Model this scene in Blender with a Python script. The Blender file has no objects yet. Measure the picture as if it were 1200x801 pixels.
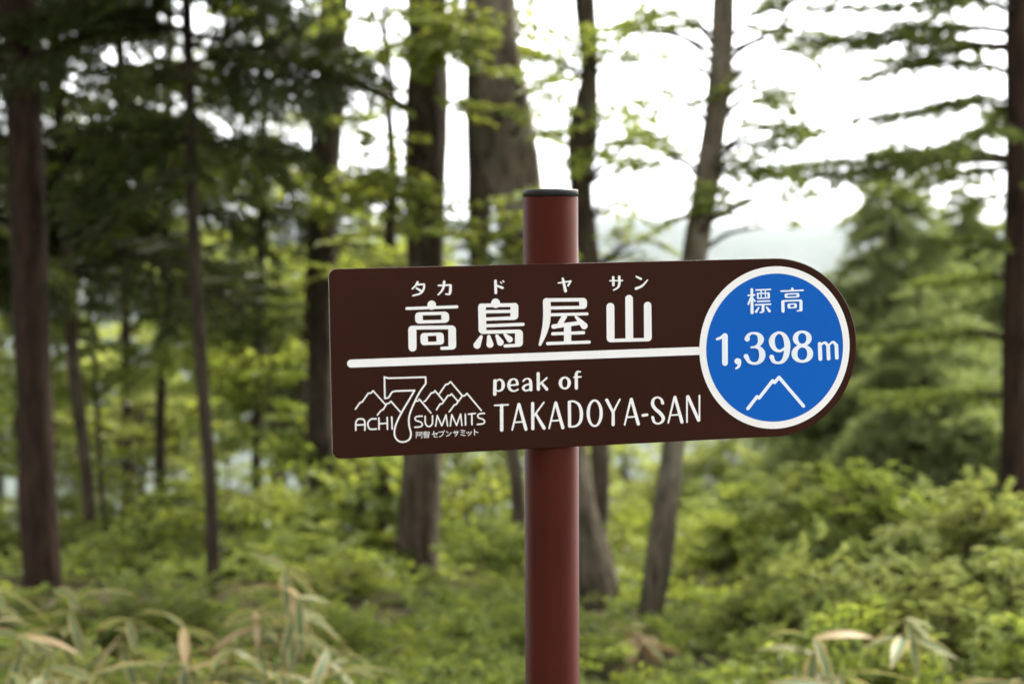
import bpy, math, random
import numpy as np
from mathutils import Vector, Matrix, noise

random.seed(7)
RNG = np.random.default_rng(7)
SC = bpy.context.scene
COL = SC.collection

# ------------------------------------------------------------------ camera
FPX, CX, CY = 2300.0, 600.0, 400.5          # photograph: 1200 x 801
PITCH = 0.0600                              # looking slightly down
EYE = Vector((0, 0, 1.55))
cam_data = bpy.data.cameras.new('camera')
cam = bpy.data.objects.new('camera', cam_data)
COL.objects.link(cam)
cam.location = EYE
cam.rotation_euler = (math.pi / 2 - PITCH, 0, 0)
cam_data.sensor_width = 36.0
cam_data.lens = FPX / 1200 * 36
cam_data.clip_start = 0.05
cam_data.clip_end = 60000
cam_data.dof.use_dof = True
cam_data.dof.focus_distance = 2.27
cam_data.dof.aperture_fstop = 5.4
SC.camera = cam

# ------------------------------------------------------------------ sky, sun, exposure
SUN_EL, SUN_AZ = math.radians(46), math.radians(42)     # azimuth from +Y (view direction) towards +X
w = bpy.data.worlds.new('World'); SC.world = w; w.use_nodes = True
nt = w.node_tree; nt.nodes.clear()
sky = nt.nodes.new('ShaderNodeTexSky'); sky.sky_type = 'NISHITA'; sky.sun_disc = False
sky.sun_elevation = SUN_EL; sky.sun_rotation = SUN_AZ
sky.air_density = 1.0; sky.dust_density = 4.0; sky.ozone_density = 1.0; sky.altitude = 1300
bw = nt.nodes.new('ShaderNodeRGBToBW')
mx = nt.nodes.new('ShaderNodeMix'); mx.data_type = 'RGBA'; mx.inputs[0].default_value = 0.95   # overcast: grey-white
bg = nt.nodes.new('ShaderNodeBackground'); bg.inputs[1].default_value = 0.15
out = nt.nodes.new('ShaderNodeOutputWorld')
nt.links.new(sky.outputs[0], bw.inputs[0]); nt.links.new(sky.outputs[0], mx.inputs[6])
nt.links.new(bw.outputs[0], mx.inputs[7]); nt.links.new(mx.outputs[2], bg.inputs[0]); nt.links.new(bg.outputs[0], out.inputs[0])

sun_d = bpy.data.lights.new('sun', 'SUN'); sun_d.energy = 1.7; sun_d.angle = math.radians(16); sun_d.color = (1, .93, .82)
sun = bpy.data.objects.new('sun', sun_d); COL.objects.link(sun)
sv = Vector((math.sin(SUN_AZ) * math.cos(SUN_EL), math.cos(SUN_AZ) * math.cos(SUN_EL), math.sin(SUN_EL)))
sun.rotation_euler = sv.to_track_quat('Z', 'Y').to_euler(); sun.location = sv * 50

SC.view_settings.view_transform = 'Standard'; SC.view_settings.look = 'None'
SC.view_settings.exposure = 2.66; SC.view_settings.gamma = 1; SC.view_settings.use_curve_mapping = False
SC.render.engine = 'CYCLES'
SC.cycles.max_bounces = 8; SC.cycles.diffuse_bounces = 4; SC.cycles.transmission_bounces = 4
SC.cycles.volume_bounces = 1; SC.cycles.use_denoising = True

# ------------------------------------------------------------------ helpers
_r = Vector((1, 0, 0)); _f = Vector((0, math.cos(PITCH), -math.sin(PITCH))); _u = Vector((0, math.sin(PITCH), math.cos(PITCH)))
def ray(px, py): return _f + _r * ((px - CX) / FPX) - _u * ((py - CY) / FPX)
def P(px, py, Y):
    d = ray(px, py); return EYE + d * (Y / d.y)
def pxm(Y): return Y / FPX                   # metres per photo pixel at distance Y

def sstep(a, b, x):
    t = min(1, max(0, (x - a) / (b - a))); return t * t * (3 - 2 * t)
def ground_z(x, y):
    r = math.hypot(x, y)
    n = noise.noise(Vector((x * .35, y * .35, 2.1))) * .10 + noise.noise(Vector((x * 1.3, y * 1.3, 7.7))) * .03
    z = n * sstep(2, 6, r)
    if y > 3: z -= .05 * (min(y, 13) - 3)
    if y > 13: z -= .20 * (y - 13)
    if y < -6: z -= .06 * (-6 - y)
    if abs(x) > 7: z -= .10 * (abs(x) - 7)
    return z

def mat(name): 
    m = bpy.data.materials.new(name); m.use_nodes = True
    return m, m.node_tree, m.node_tree.nodes['Principled BSDF']

def paint(name, col, rough, spec=.5, bump=0, mottle=.0, scale=6):
    m, t, b = mat(name)
    b.inputs['Roughness'].default_value = rough; b.inputs['Specular IOR Level'].default_value = spec
    b.inputs['Base Color'].default_value = (*col, 1)
    if mottle or bump:
        tc = t.nodes.new('ShaderNodeTexCoord'); n = t.nodes.new('ShaderNodeTexNoise')
        n.inputs['Scale'].default_value = scale; n.inputs['Detail'].default_value = 8
        t.links.new(tc.outputs['Object'], n.inputs['Vector'])
        if mottle:
            r = t.nodes.new('ShaderNodeMapRange'); r.inputs[1].default_value = .3; r.inputs[2].default_value = .7
            r.inputs[3].default_value = 1 - mottle; r.inputs[4].default_value = 1 + mottle
            v = t.nodes.new('ShaderNodeVectorMath'); v.operation = 'SCALE'; v.inputs[0].default_value = col
            t.links.new(n.outputs['Fac'], r.inputs[0]); t.links.new(r.outputs[0], v.inputs['Scale'])
            t.links.new(v.outputs[0], b.inputs['Base Color'])
            r2 = t.nodes.new('ShaderNodeMapRange'); r2.inputs[3].default_value = rough * .85; r2.inputs[4].default_value = rough * 1.15
            t.links.new(n.outputs['Fac'], r2.inputs[0]); t.links.new(r2.outputs[0], b.inputs['Roughness'])
        if bump:
            bp = t.nodes.new('ShaderNodeBump'); bp.inputs['Strength'].default_value = bump; bp.inputs['Distance'].default_value = .001
            t.links.new(n.outputs['Fac'], bp.inputs['Height']); t.links.new(bp.outputs[0], b.inputs['Normal'])
    return m

def bark(name, c1, c2, moss=0.0, sc=9):
    m, t, b = mat(name)
    b.inputs['Roughness'].default_value = .95; b.inputs['Specular IOR Level'].default_value = .15
    tc = t.nodes.new('ShaderNodeTexCoord'); mp = t.nodes.new('ShaderNodeMapping'); mp.inputs['Scale'].default_value = (1, 1, .22)
    n = t.nodes.new('ShaderNodeTexNoise'); n.inputs['Scale'].default_value = sc * 3; n.inputs['Detail'].default_value = 8; n.inputs['Roughness'].default_value = .65
    v = t.nodes.new('ShaderNodeTexVoronoi'); v.feature = 'DISTANCE_TO_EDGE'; v.inputs['Scale'].default_value = sc * 3
    t.links.new(tc.outputs['Object'], mp.inputs['Vector']); t.links.new(mp.outputs[0], n.inputs['Vector']); t.links.new(mp.outputs[0], v.inputs['Vector'])
    cr = t.nodes.new('ShaderNodeValToRGB'); cr.color_ramp.elements[0].position = .38; cr.color_ramp.elements[1].position = .64
    cr.color_ramp.elements[0].color = (*c1, 1); cr.color_ramp.elements[1].color = (*c2, 1)
    t.links.new(n.outputs['Fac'], cr.inputs[0])
    last = cr.outputs[0]
    if moss:
        n2 = t.nodes.new('ShaderNodeTexNoise'); n2.inputs['Scale'].default_value = 3.2; n2.inputs['Detail'].default_value = 6
        t.links.new(tc.outputs['Object'], n2.inputs['Vector'])
        r = t.nodes.new('ShaderNodeMapRange'); r.inputs[1].default_value = .5; r.inputs[2].default_value = .68; r.inputs[4].default_value = moss
        t.links.new(n2.outputs['Fac'], r.inputs[0])
        mm = t.nodes.new('ShaderNodeMix'); mm.data_type = 'RGBA'; mm.inputs[7].default_value = (.26, .25, .18, 1)
        t.links.new(r.outputs[0], mm.inputs[0]); t.links.new(last, mm.inputs[6]); last = mm.outputs[2]
    t.links.new(last, b.inputs['Base Color'])
    ad = t.nodes.new('ShaderNodeMath'); ad.operation = 'ADD'
    t.links.new(n.outputs['Fac'], ad.inputs[0]); t.links.new(v.outputs['Distance'], ad.inputs[1])
    bp = t.nodes.new('ShaderNodeBump'); bp.inputs['Strength'].default_value = .9; bp.inputs['Distance'].default_value = .02
    t.links.new(ad.outputs[0], bp.inputs['Height']); t.links.new(bp.outputs[0], b.inputs['Normal'])
    return m

def leafmat(name, c1, c2, trans=.5, gloss=.025):
    m = bpy.data.materials.new(name); m.use_nodes = True; t = m.node_tree; t.nodes.clear()
    o = t.nodes.new('ShaderNodeOutputMaterial'); g = t.nodes.new('ShaderNodeNewGeometry')
    cr = t.nodes.new('ShaderNodeValToRGB'); cr.color_ramp.elements[0].color = (*c1, 1); cr.color_ramp.elements[1].color = (*c2, 1)
    t.links.new(g.outputs['Random Per Island'], cr.inputs[0])
    d = t.nodes.new('ShaderNodeBsdfDiffuse'); tr = t.nodes.new('ShaderNodeBsdfTranslucent')
    hs = t.nodes.new('ShaderNodeHueSaturation'); hs.inputs['Hue'].default_value = .485; hs.inputs['Saturation'].default_value = 1.1; hs.inputs['Value'].default_value = 1.25
    t.links.new(cr.outputs[0], hs.inputs['Color']); t.links.new(hs.outputs[0], tr.inputs[0]); t.links.new(cr.outputs[0], d.inputs[0])
    ms = t.nodes.new('ShaderNodeMixShader'); ms.inputs[0].default_value = trans
    t.links.new(d.outputs[0], ms.inputs[1]); t.links.new(tr.outputs[0], ms.inputs[2])
    gl = t.nodes.new('ShaderNodeBsdfGlossy'); gl.inputs['Roughness'].default_value = .45
    m2 = t.nodes.new('ShaderNodeMixShader'); m2.inputs[0].default_value = gloss
    t.links.new(ms.outputs[0], m2.inputs[1]); t.links.new(gl.outputs[0], m2.inputs[2]); t.links.new(m2.outputs[0], o.inputs[0])
    return m

M = {}
M['panel'] = paint('brown_panel_film', (.031, .0100, .0056), .4, .06, mottle=.13, scale=4)
M['panel_edge'] = paint('aluminium_edge', (.22, .19, .17), .45)
M['white'] = paint('white_film', (.83, .82, .80), .5, .2, mottle=.02, scale=20)
M['blue'] = paint('blue_film', (.004, .105, .46), .45, .08, mottle=.03, scale=6)
M['pale'] = paint('pale_film', (.76, .82, .88), .5, .2)
M['post'] = paint('red_brown_enamel', (.052, .0100, .0054), .4, .045, bump=.05, mottle=.08, scale=9)
M['cap'] = paint('black_plastic', (.012, .013, .014), .5, .4)
M['bark_red'] = bark('bark_reddish', (.016, .0095, .006), (.045, .026, .016))
M['bark_dark'] = bark('bark_dark', (.020, .015, .010), (.066, .049, .033))
M['bark_brown'] = bark('bark_brown', (.028, .021, .014), (.095, .070, .047), .2)
M['bark_grey'] = bark('bark_grey', (.042, .034, .023), (.15, .12, .082), .5)
M['twig'] = bark('twig_bark', (.03, .022, .015), (.08, .058, .04), sc=20)
M['fir'] = leafmat('fir_needles', (.026, .041, .010), (.080, .102, .022), .38)
M['fir_light'] = leafmat('light_fir_needles', (.115, .160, .052), (.25, .295, .105), .5)
M['larch'] = leafmat('larch_needles', (.070, .11, .022), (.17, .21, .05), .45)
M['leaf_spring'] = leafmat('spring_leaves', (.11, .155, .026), (.27, .31, .070), .55)
M['leaf_mid'] = leafmat('mid_leaves', (.11, .165, .030), (.265, .315, .072), .55)
M['leaf_far'] = leafmat('far_leaves', (.155, .205, .050), (.31, .35, .10), .6)
M['leaf_painted_shade'] = leafmat('painted_shade_leaves', (.070, .10, .016), (.16, .19, .035), .45)  # darker leaf copy, the gloom under the firs is painted into its colour
M['leaf_azalea'] = leafmat('azalea_leaves', (.145, .195, .042), (.33, .365, .11), .5)
M['sasa_green'] = leafmat('bamboo_grass_green', (.060, .110, .034), (.115, .165, .058), .4, .03)
M['sasa_tan'] = leafmat('bamboo_grass_margin', (.28, .215, .09), (.42, .33, .15), .35)
M['dry'] = leafmat('dry_leaf', (.26, .17, .08), (.42, .33, .18), .3)

def terrain_mat():
    m, t, b = mat('terrain')
    b.inputs['Roughness'].default_value = 1; b.inputs['Specular IOR Level'].default_value = .1
    tc = t.nodes.new('ShaderNodeTexCoord')
    n1 = t.nodes.new('ShaderNodeTexNoise'); n1.inputs['Scale'].default_value = 9; n1.inputs['Detail'].default_value = 10
    n2 = t.nodes.new('ShaderNodeTexNoise'); n2.inputs['Scale'].default_value = .012; n2.inputs['Detail'].default_value = 12
    for n in (n1, n2): t.links.new(tc.outputs['Object'], n.inputs['Vector'])
    c1 = t.nodes.new('ShaderNodeValToRGB'); c1.color_ramp.elements[0].position = .35; c1.color_ramp.elements[1].position = .68
    c1.color_ramp.elements[0].color = (.020, .020, .008, 1); c1.color_ramp.elements[1].color = (.095, .075, .040, 1)
    c2 = t.nodes.new('ShaderNodeValToRGB'); c2.color_ramp.elements[0].position = .35; c2.color_ramp.elements[1].position = .65
    c2.color_ramp.elements[0].color = (.03, .042, .028, 1); c2.color_ramp.elements[1].color = (.06, .075, .05, 1)
    t.links.new(n1.outputs['Fac'], c1.inputs[0]); t.links.new(n2.outputs['Fac'], c2.inputs[0])
    ln = t.nodes.new('ShaderNodeVectorMath'); ln.operation = 'LENGTH'; t.links.new(tc.outputs['Object'], ln.inputs[0])
    r = t.nodes.new('ShaderNodeMapRange'); r.inputs[1].default_value = 30; r.inputs[2].default_value = 120
    t.links.new(ln.outputs['Value'], r.inputs[0])
    x = t.nodes.new('ShaderNodeMix'); x.data_type = 'RGBA'
    t.links.new(r.outputs[0], x.inputs[0]); t.links.new(c1.outputs[0], x.inputs[6]); t.links.new(c2.outputs[0], x.inputs[7])
    t.links.new(x.outputs[2], b.inputs['Base Color'])
    bp = t.nodes.new('ShaderNodeBump'); bp.inputs['Strength'].default_value = .6; bp.inputs['Distance'].default_value = .03
    t.links.new(n1.outputs['Fac'], bp.inputs['Height']); t.links.new(bp.outputs[0], b.inputs['Normal'])
    return m
M['terrain'] = terrain_mat()

def link(name, me, m=None, parent=None):
    o = bpy.data.objects.new(name, me); COL.objects.link(o)
    if m is not None and me is not None and not me.materials: me.materials.append(m)
    if parent is not None: o.parent = parent
    return o
def empty(name, loc, label, cat, group=None):
    o = bpy.data.objects.new(name, None); COL.objects.link(o); o.location = loc; o.empty_display_size = .1
    o['label'] = label; o['category'] = cat
    if group: o['group'] = group
    return o

class Acc:
    """collects triangle/quad arrays and builds one mesh quickly"""
    def __init__(s): s.v = []; s.f = []; s.n = 0
    def add(s, v, f):
        s.v.append(np.asarray(v, float)); s.f.append(np.asarray(f, np.int64) + s.n); s.n += len(v)
    def mesh(s, name, origin=(0, 0, 0), smooth=True):
        me = bpy.data.meshes.new(name)
        if not s.v: return me
        V = np.concatenate(s.v) - np.array(origin); 
        me.vertices.add(len(V)); me.vertices.foreach_set('co', V.astype(np.float32).ravel())
        idx = np.concatenate([f.ravel() for f in s.f]); cnt = np.concatenate([np.full(len(f), f.shape[1]) for f in s.f])
        me.loops.add(len(idx)); me.loops.foreach_set('vertex_index', idx.astype(np.int32))
        st = np.concatenate([[0], np.cumsum(cnt)[:-1]])
        me.polygons.add(len(cnt)); me.polygons.foreach_set('loop_start', st.astype(np.int32)); me.polygons.foreach_set('loop_total', cnt.astype(np.int32))
        me.polygons.foreach_set('use_smooth', np.full(len(cnt), smooth))
        me.update(calc_edges=True); me.validate()
        return me

def catmull(pts, n):
    p = np.array(pts, float); p = np.vstack([2 * p[0] - p[1], p, 2 * p[-1] - p[-2]]); o = []
    for i in range(1, len(p) - 2):
        for k in range(n):
            t = k / n; a, b, c, d = p[i - 1], p[i], p[i + 1], p[i + 2]
            o.append(.5 * (2 * b + (c - a) * t + (2 * a - 5 * b + 4 * c - d) * t * t + (3 * b - a - 3 * c + d) * t ** 3))
    o.append(p[-2]); return np.array(o)

def tube(acc, path, rad, seg=6, rough=0.0, seed=0.0, cap=True):
    """path (n,3), rad (n,)"""
    p = np.asarray(path, float); n = len(p); rad = np.asarray(rad, float)
    tan = np.gradient(p, axis=0); tan /= np.linalg.norm(tan, axis=1)[:, None] + 1e-9
    ref = np.array([0., 0, 1]) if abs(tan[0][2]) < .9 else np.array([1., 0, 0])
    a = np.cross(tan, ref); a /= np.linalg.norm(a, axis=1)[:, None] + 1e-9; b = np.cross(tan, a)
    th = np.linspace(0, 2 * math.pi, seg, endpoint=False)
    R = np.repeat(rad[:, None], seg, 1)
    if rough:
        for i in range(n):
            for j in range(seg):
                q = Vector((math.cos(th[j]) * 1.6 + seed, math.sin(th[j]) * 1.6, p[i][2] * 2.2 + seed * 3))
                R[i, j] *= 1 + rough * (noise.noise(q) + .5 * noise.noise(q * 2.7))
    V = p[:, None, :] + R[..., None] * (np.cos(th)[None, :, None] * a[:, None, :] + np.sin(th)[None, :, None] * b[:, None, :])
    i = np.arange(n - 1)[:, None] * seg; j = np.arange(seg)[None, :]; k = (j + 1) % seg
    F = np.stack([i + j, i + k, i + seg + k, i + seg + j], -1).reshape(-1, 4)
    acc.add(V.reshape(-1, 3), F)
    if cap and seg > 3:
        acc.add(V[-1], np.array([[0, q, q + 1] for q in range(1, seg - 1)]))

# ------------------------------------------------------------------ terrain: one sheet out to the far mountains
def far_z(x, y):
    r = math.hypot(x, y)
    if r < 90: return ground_z(x, y)
    z0 = ground_z(x * 90 / r, y * 90 / r)
    down = z0 - 380 * sstep(80, 1600, r) - 60 * sstep(90, 400, r)
    q = Vector((x * .00032, y * .00032, .7))
    ridge = sum((1 - abs(noise.noise(q * (2 ** k) + Vector((k * 3.1, 0, 0))))) * .55 ** k for k in range(5)) / 2.0
    h = 60 + 445 * ridge
    return down + h * sstep(2200, 6500, r) + 18 * noise.noise(Vector((x * .004, y * .004, 3))) * sstep(200, 900, r)
rs = np.concatenate([[0.01], np.geomspace(.6, 14000, 130)]); NT = 220
V = []; 
for r in rs:
    for k in range(NT):
        a = 2 * math.pi * k / NT; x, y = r * math.sin(a), r * math.cos(a); V.append((x, y, far_z(x, y)))
i = np.arange(len(rs) - 1)[:, None] * NT; j = np.arange(NT)[None, :]; k = (j + 1) % NT
acc = Acc(); acc.add(np.array(V), np.stack([i + j, i + NT + j, i + NT + k, i + k], -1).reshape(-1, 4))
g = link('ground', acc.mesh('ground'), M['terrain']); g['kind'] = 'structure'

# ------------------------------------------------------------------ signpost
def rot_board():
    yaw, pit, rol = -.2824, .0576, -.0338
    cy, sy, cp, sp, cr, sr = math.cos(yaw), math.sin(yaw), math.cos(pit), math.sin(pit), math.cos(rol), math.sin(rol)
    Rz = np.array([[cr, -sr, 0], [sr, cr, 0], [0, 0, 1]]); Rx = np.array([[1, 0, 0], [0, cp, -sp], [0, sp, cp]]); Ry = np.array([[cy, 0, sy], [0, 1, 0], [-sy, 0, cy]])
    return Ry @ Rx @ Rz
Rb = rot_board()
c2w = np.array([list(_r), list(-_u), list(_f)]).T          # camera axes (right, down, forward) to world
Bx, By, Bn = (Vector(c2w @ Rb[:, q]) for q in range(3))     # board right, board down, board away
B0 = EYE + Vector(c2w @ np.array([.2952, .0064, 2.2017]))   # centre of the round end, on the front face
HH, RC, LL, TH = .1, .0912, .5056, .003
BM = Matrix((( Bx.x, -By.x, -Bn.x, B0.x), (Bx.y, -By.y, -Bn.y, B0.y), (Bx.z, -By.z, -Bn.z, B0.z), (0, 0, 0, 1)))  # local: x right, y up, z to the viewer
def to_board(px, py):
    d = ray(px, py); t = (B0 - EYE).dot(Bn) / d.dot(Bn); q = EYE + d * t - B0
    return q.dot(Bx), -q.dot(By)

# post axis: tangent behind the board
PR = .0302
def post_at(px, py):
    d = ray(px, py)
    t = ((B0 - EYE).dot(Bn) + PR + TH + .0002) / d.dot(Bn); return EYE + d * t
mid = post_at(646.0, 412)
top = P(645.2, 222, mid.y); base_dir = (P(647.3, 801, mid.y) - top)
gz = -.25
bot = top + base_dir * ((gz - top.z) / base_dir.z)
root = empty('signpost', (bot.x, bot.y, 0), 'red-brown round signpost carrying a brown summit name board with a blue elevation disc', 'signpost')
bpy.context.view_layer.update()
def child(name, me, m, parent, mw=None):
    o = link(name, me, m); o.parent = parent; o.matrix_parent_inverse = parent.matrix_world.inverted()
    if mw is not None: o.matrix_world = mw
    return o
SEG = 64
ax = (top - bot); Lp = ax.length; zq = ax.to_track_quat('Z', 'Y').to_matrix().to_4x4()
PMW = Matrix.Translation(bot) @ zq
caph = 8.2 * pxm(mid.y)
def lathe(prof, seg=SEG):
    a = Acc(); th = np.linspace(0, 2 * math.pi, seg, endpoint=False)
    V = np.array([[r * math.cos(t), r * math.sin(t), z] for r, z in prof for t in th]); n = len(prof)
    i = np.arange(n - 1)[:, None] * seg; j = np.arange(seg)[None, :]; k = (j + 1) % seg
    a.add(V, np.stack([i + j, i + k, i + seg + k, i + seg + j], -1).reshape(-1, 4)); return a
post = child('post', lathe([(PR, 0), (PR, Lp - caph - .0006), (PR - .0006, Lp - caph), (PR - .003, Lp - caph)]).mesh('post'), M['post'], root, PMW)
bpy.context.view_layer.update()
cap_r = PR + .0003
child('cap', lathe([(PR - .004, Lp - caph - .002), (PR - .004, Lp - caph + .0002), (cap_r, Lp - caph + .0002), (cap_r, Lp - .0015), (cap_r - .0004, Lp - .0004), (cap_r - .0016, Lp), (.001, Lp + .0003)]).mesh('cap'), M['cap'], post, PMW)
# board outline
def outline():
    o = []; rc = .0085
    for c, a0, a1, r, n in (((0, 0), -90, 90, HH, 48), ((-LL + rc, HH - rc), 90, 180, rc, 8), ((-LL + rc, -HH + rc), 180, 270, rc, 8)):
        for q in range(n + 1):
            a = math.radians(a0 + (a1 - a0) * q / n); o.append((c[0] + r * math.cos(a), c[1] + r * math.sin(a)))
    return np.array(o)
O = outline(); n = len(O)
cen = O.mean(0)
def inset(d):
    t = np.roll(O, -1, 0) - np.roll(O, 1, 0); t /= np.linalg.norm(t, axis=1)[:, None]; return O - d * np.c_[t[:, 1], -t[:, 0]]
V = np.vstack([np.c_[O, np.full(n, -TH)], np.c_[O, np.full(n, -.0006)], np.c_[inset(.0006), np.zeros(n)]])
me = bpy.data.meshes.new('board')
F = [tuple(range(n - 1, -1, -1))] + [(q, (q + 1) % n, n + (q + 1) % n, n + q) for q in range(n)] + [(n + q, n + (q + 1) % n, 2 * n + (q + 1) % n, 2 * n + q) for q in range(n)] + [tuple(range(2 * n, 3 * n))]
me.from_pydata(V.tolist(), [], F); me.materials.append(M['panel_edge']); me.materials.append(M['panel']); me.polygons[-1].material_index = 1
for q in range(n): me.polygons[1 + n + q].material_index = 1
me.update()
board = child('board', me, None, root, BM)
bpy.context.view_layer.update()

Z8 = 8.008
def px_stroke(acc, org, sc, pts, wdef, zstate, smooth=False):
    """a pen stroke given in enlarged photo pixels -> flat film pieces on the board"""
    q = [(p[0], p[1], p[2] if len(p) > 2 else wdef) for p in pts]
    if smooth and len(q) > 2: q = [tuple(x) for x in catmull(q, 6)]
    def put(poly):
        zz = .00025 + zstate[0] * 4e-6; zstate[0] += 1
        v = [(*to_board(org[0] + x / sc, org[1] + y / sc), zz) for x, y in poly]
        acc.add(np.array(v)[::-1], np.array([[0, k, k + 1] for k in range(1, len(v) - 1)]))
    for (x, y, w_) in (q if not smooth else q):
        put([(x + w_ / 2 * math.cos(a), y + w_ / 2 * math.sin(a)) for a in np.linspace(0, 2 * math.pi, 20, endpoint=False)])
    for (x0, y0, w0), (x1, y1, w1) in zip(q[:-1], q[1:]):
        L = math.hypot(x1 - x0, y1 - y0)
        if L < 1e-6: continue
        nx, ny = -(y1 - y0) / L, (x1 - x0) / L
        put([(x0 - nx * w0 / 2, y0 - ny * w0 / 2), (x1 - nx * w1 / 2, y1 - ny * w1 / 2), (x1 + nx * w1 / 2, y1 + ny * w1 / 2), (x0 + nx * w0 / 2, y0 + ny * w0 / 2)])
def glyph(name, org, strokes, wdef=16, sc=Z8, m='white'):
    a = Acc(); zs = [0]
    for s in strokes:
        sm = s[0] == 's'; px_stroke(a, org, sc, s[1:] if sm else s, wdef, zs, sm)
    return child(name, a.mesh(name, smooth=False), M[m], board, BM)
def oval(cx, cy, rx, ry, ws, wt, n=28):
    return [(cx + rx * math.cos(t), cy + ry * math.sin(t), wt + (ws - wt) * math.cos(t) ** 2) for t in np.linspace(0, 2 * math.pi, n + 1)]

A = (470, 325); D = (540, 325); Y_ = (625, 320); S_ = (690, 310)
KT = 'katakana_character'; KJ = 'kanji_character'
glyph(KT, A, [['s', (155, 45, 22), (135, 76, 18), (105, 106, 15)], [(142, 68), (212, 64)], ['s', (216, 66, 18), (212, 105, 20), (182, 148, 19), (110, 171, 15)], [(145, 100), (186, 126, 22)]], 17)
glyph(KT, A, [[(352, 76, 17), (462, 70, 17)], [(464, 76, 24), (462, 128, 26)], ['s', (462, 128, 26), (452, 156, 20), (418, 155, 14)], ['s', (403, 40, 24), (398, 88, 22), (380, 127, 19), (347, 162, 14)]])
glyph(KT, D, [[(325, 32, 26), (328, 143, 26)], [(338, 76, 18), (390, 97, 24)], [(372, 44), (383, 54)], [(394, 31), (404, 41)]], 11)
glyph(KT, Y_, [[(235, 92, 14), (350, 74, 16)], [(350, 76, 16), (326, 116, 18)], [(276, 52, 22), (301, 166, 28)]])
glyph(KT, S_, [[(197, 151), (315, 149)], [(228, 118, 24), (230, 192, 24)], ['s', (284, 114, 24), (286, 175, 24), (272, 214, 19), (232, 238, 13)]], 13)
glyph(KT, S_, [[(446, 112, 16), (488, 134, 22)], ['s', (443, 224, 26), (500, 198, 20), (551, 144, 11)]])
glyph(KJ, A, [[(287, 256, 80), (287, 264, 80)], [(54, 291, 28), (522, 275, 28)],
    [(167, 362, 72), (168, 396, 72)], [(413, 358, 72), (414, 388, 72)], [(167, 341), (413, 335)], [(168, 417), (413, 410)],
    [(105, 490, 76), (107, 655, 76)], [(105, 471, 36), (478, 467, 36)], [(478, 488, 72), (480, 640, 72)], [(382, 664), (480, 660)],
    [(215, 555, 70), (217, 600, 70)], [(365, 550, 70), (367, 595, 70)], [(215, 535), (365, 530)], [(217, 619), (367, 614)]], 30)
glyph(KJ, D, [[(326, 238, 82), (327, 246, 82)], [(198, 283, 72), (203, 490, 74)], [(186, 263, 36), (500, 257, 34)], [(502, 275, 74), (502, 358, 74)],
    [(200, 322), (480, 317)], [(200, 392), (500, 380, 34)], [(200, 454), (583, 439)], [(203, 512, 34), (545, 505, 34)], [(545, 526, 74), (545, 612, 74)], [(415, 642), (545, 634)],
    [(190, 555, 30), (152, 634, 68)], [(262, 555, 34), (273, 626, 66)], [(338, 548, 30), (370, 608, 64)], [(412, 535, 26), (458, 580, 58)]], 30)
glyph(KJ, Y_, [['s', (125, 268, 72), (127, 380, 72), (119, 480, 66), (95, 575, 50), (62, 668, 27)], [(120, 252, 34), (466, 248, 34)], [(466, 268, 72), (466, 300, 72)], [(140, 326), (466, 320)],
    [(150, 390, 28), (502, 381, 28)], [(290, 405, 50), (246, 480, 46)], [(188, 500, 42), (430, 466, 36)], [(398, 408, 24), (476, 494, 64)], [(319, 505, 68), (320, 630, 68)],
    [(180, 568, 30), (470, 557, 30)], [(133, 659), (522, 645)]], 30)
glyph(KJ, S_, [[(202, 395, 74), (204, 690, 74)], [(377, 319, 72), (380, 688, 72)], [(551, 383, 70), (554, 682, 72)], [(204, 711), (554, 702)]], 32)
glyph('divider_line', (0, 0), [[(411.4, 425.8), (818, 410.9)]], 9.4, 1)
# logo: mountains, hollow seven and its lettering
G1 = (405, 430); G2 = (465, 430)
MO = 'mountain_outline'
glyph(MO, G1, [[(92, 392), (135, 330), (154, 328), (213, 243), (236, 244), (257, 221), (375, 352)]], 14)
glyph(MO, G1, [[(298, 448), (335, 402), (350, 399), (388, 340), (408, 338), (425, 319), (514, 420)]], 14)
glyph(MO, G1, [[(640, 338), (660, 318), (680, 315), (692, 300), (800, 428)]], 14)
glyph(MO, G1, [[(735, 322), (750, 314), (805, 240), (825, 238), (838, 220), (920, 318)]], 14)
glyph(MO, G2, [[(398, 250), (460, 160), (478, 160), (504, 136), (610, 262)]], 14)
glyph(MO, G2, [[(372, 398), (405, 345), (425, 342), (480, 265), (498, 265), (513, 250), (575, 322)]], 14)
glyph(MO, G2, [[(492, 418), (540, 352), (555, 350), (615, 268), (635, 268), (658, 245), (792, 405)]], 14)
glyph('seven_outline', G1, [[(362, 92), (400, 103), (750, 93), (752, 150)], ['s', (752, 150), (690, 240), (640, 340), (605, 425), (592, 490), (597, 560), (612, 620), (603, 665), (573, 692), (530, 700), (490, 688), (464, 655), (456, 610), (464, 556), (490, 490), (540, 395), (600, 295), (645, 217)],
    [(645, 217), (470, 223)], ['s', (470, 223), (436, 232), (416, 260), (398, 284), (366, 291)], [(366, 291), (362, 92)]], 16)
LT = 'letter'
glyph(LT, G1, [['s', (95, 590), (96, 520), (115, 489), (145, 484), (170, 492), (180, 520), (180, 588)], [(95, 542), (180, 538)]], 15)
glyph(LT, G1, [['s', (286, 484), (240, 486), (211, 515), (209, 545), (222, 574), (245, 582), (288, 578)]], 15)
glyph(LT, G1, [[(312, 476), (313, 582)], [(390, 471), (392, 580)], [(312, 530), (390, 525)]], 15)
glyph(LT, G1, [[(432, 468), (437, 578)]], 15)
glyph(LT, G2, [['s', (238, 458), (190, 462), (170, 478), (182, 500), (220, 512), (238, 532), (226, 555), (168, 563)]], 14)
glyph(LT, G2, [['s', (265, 460), (267, 520), (282, 549), (305, 555), (328, 538), (334, 510), (334, 455)]], 14)
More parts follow.
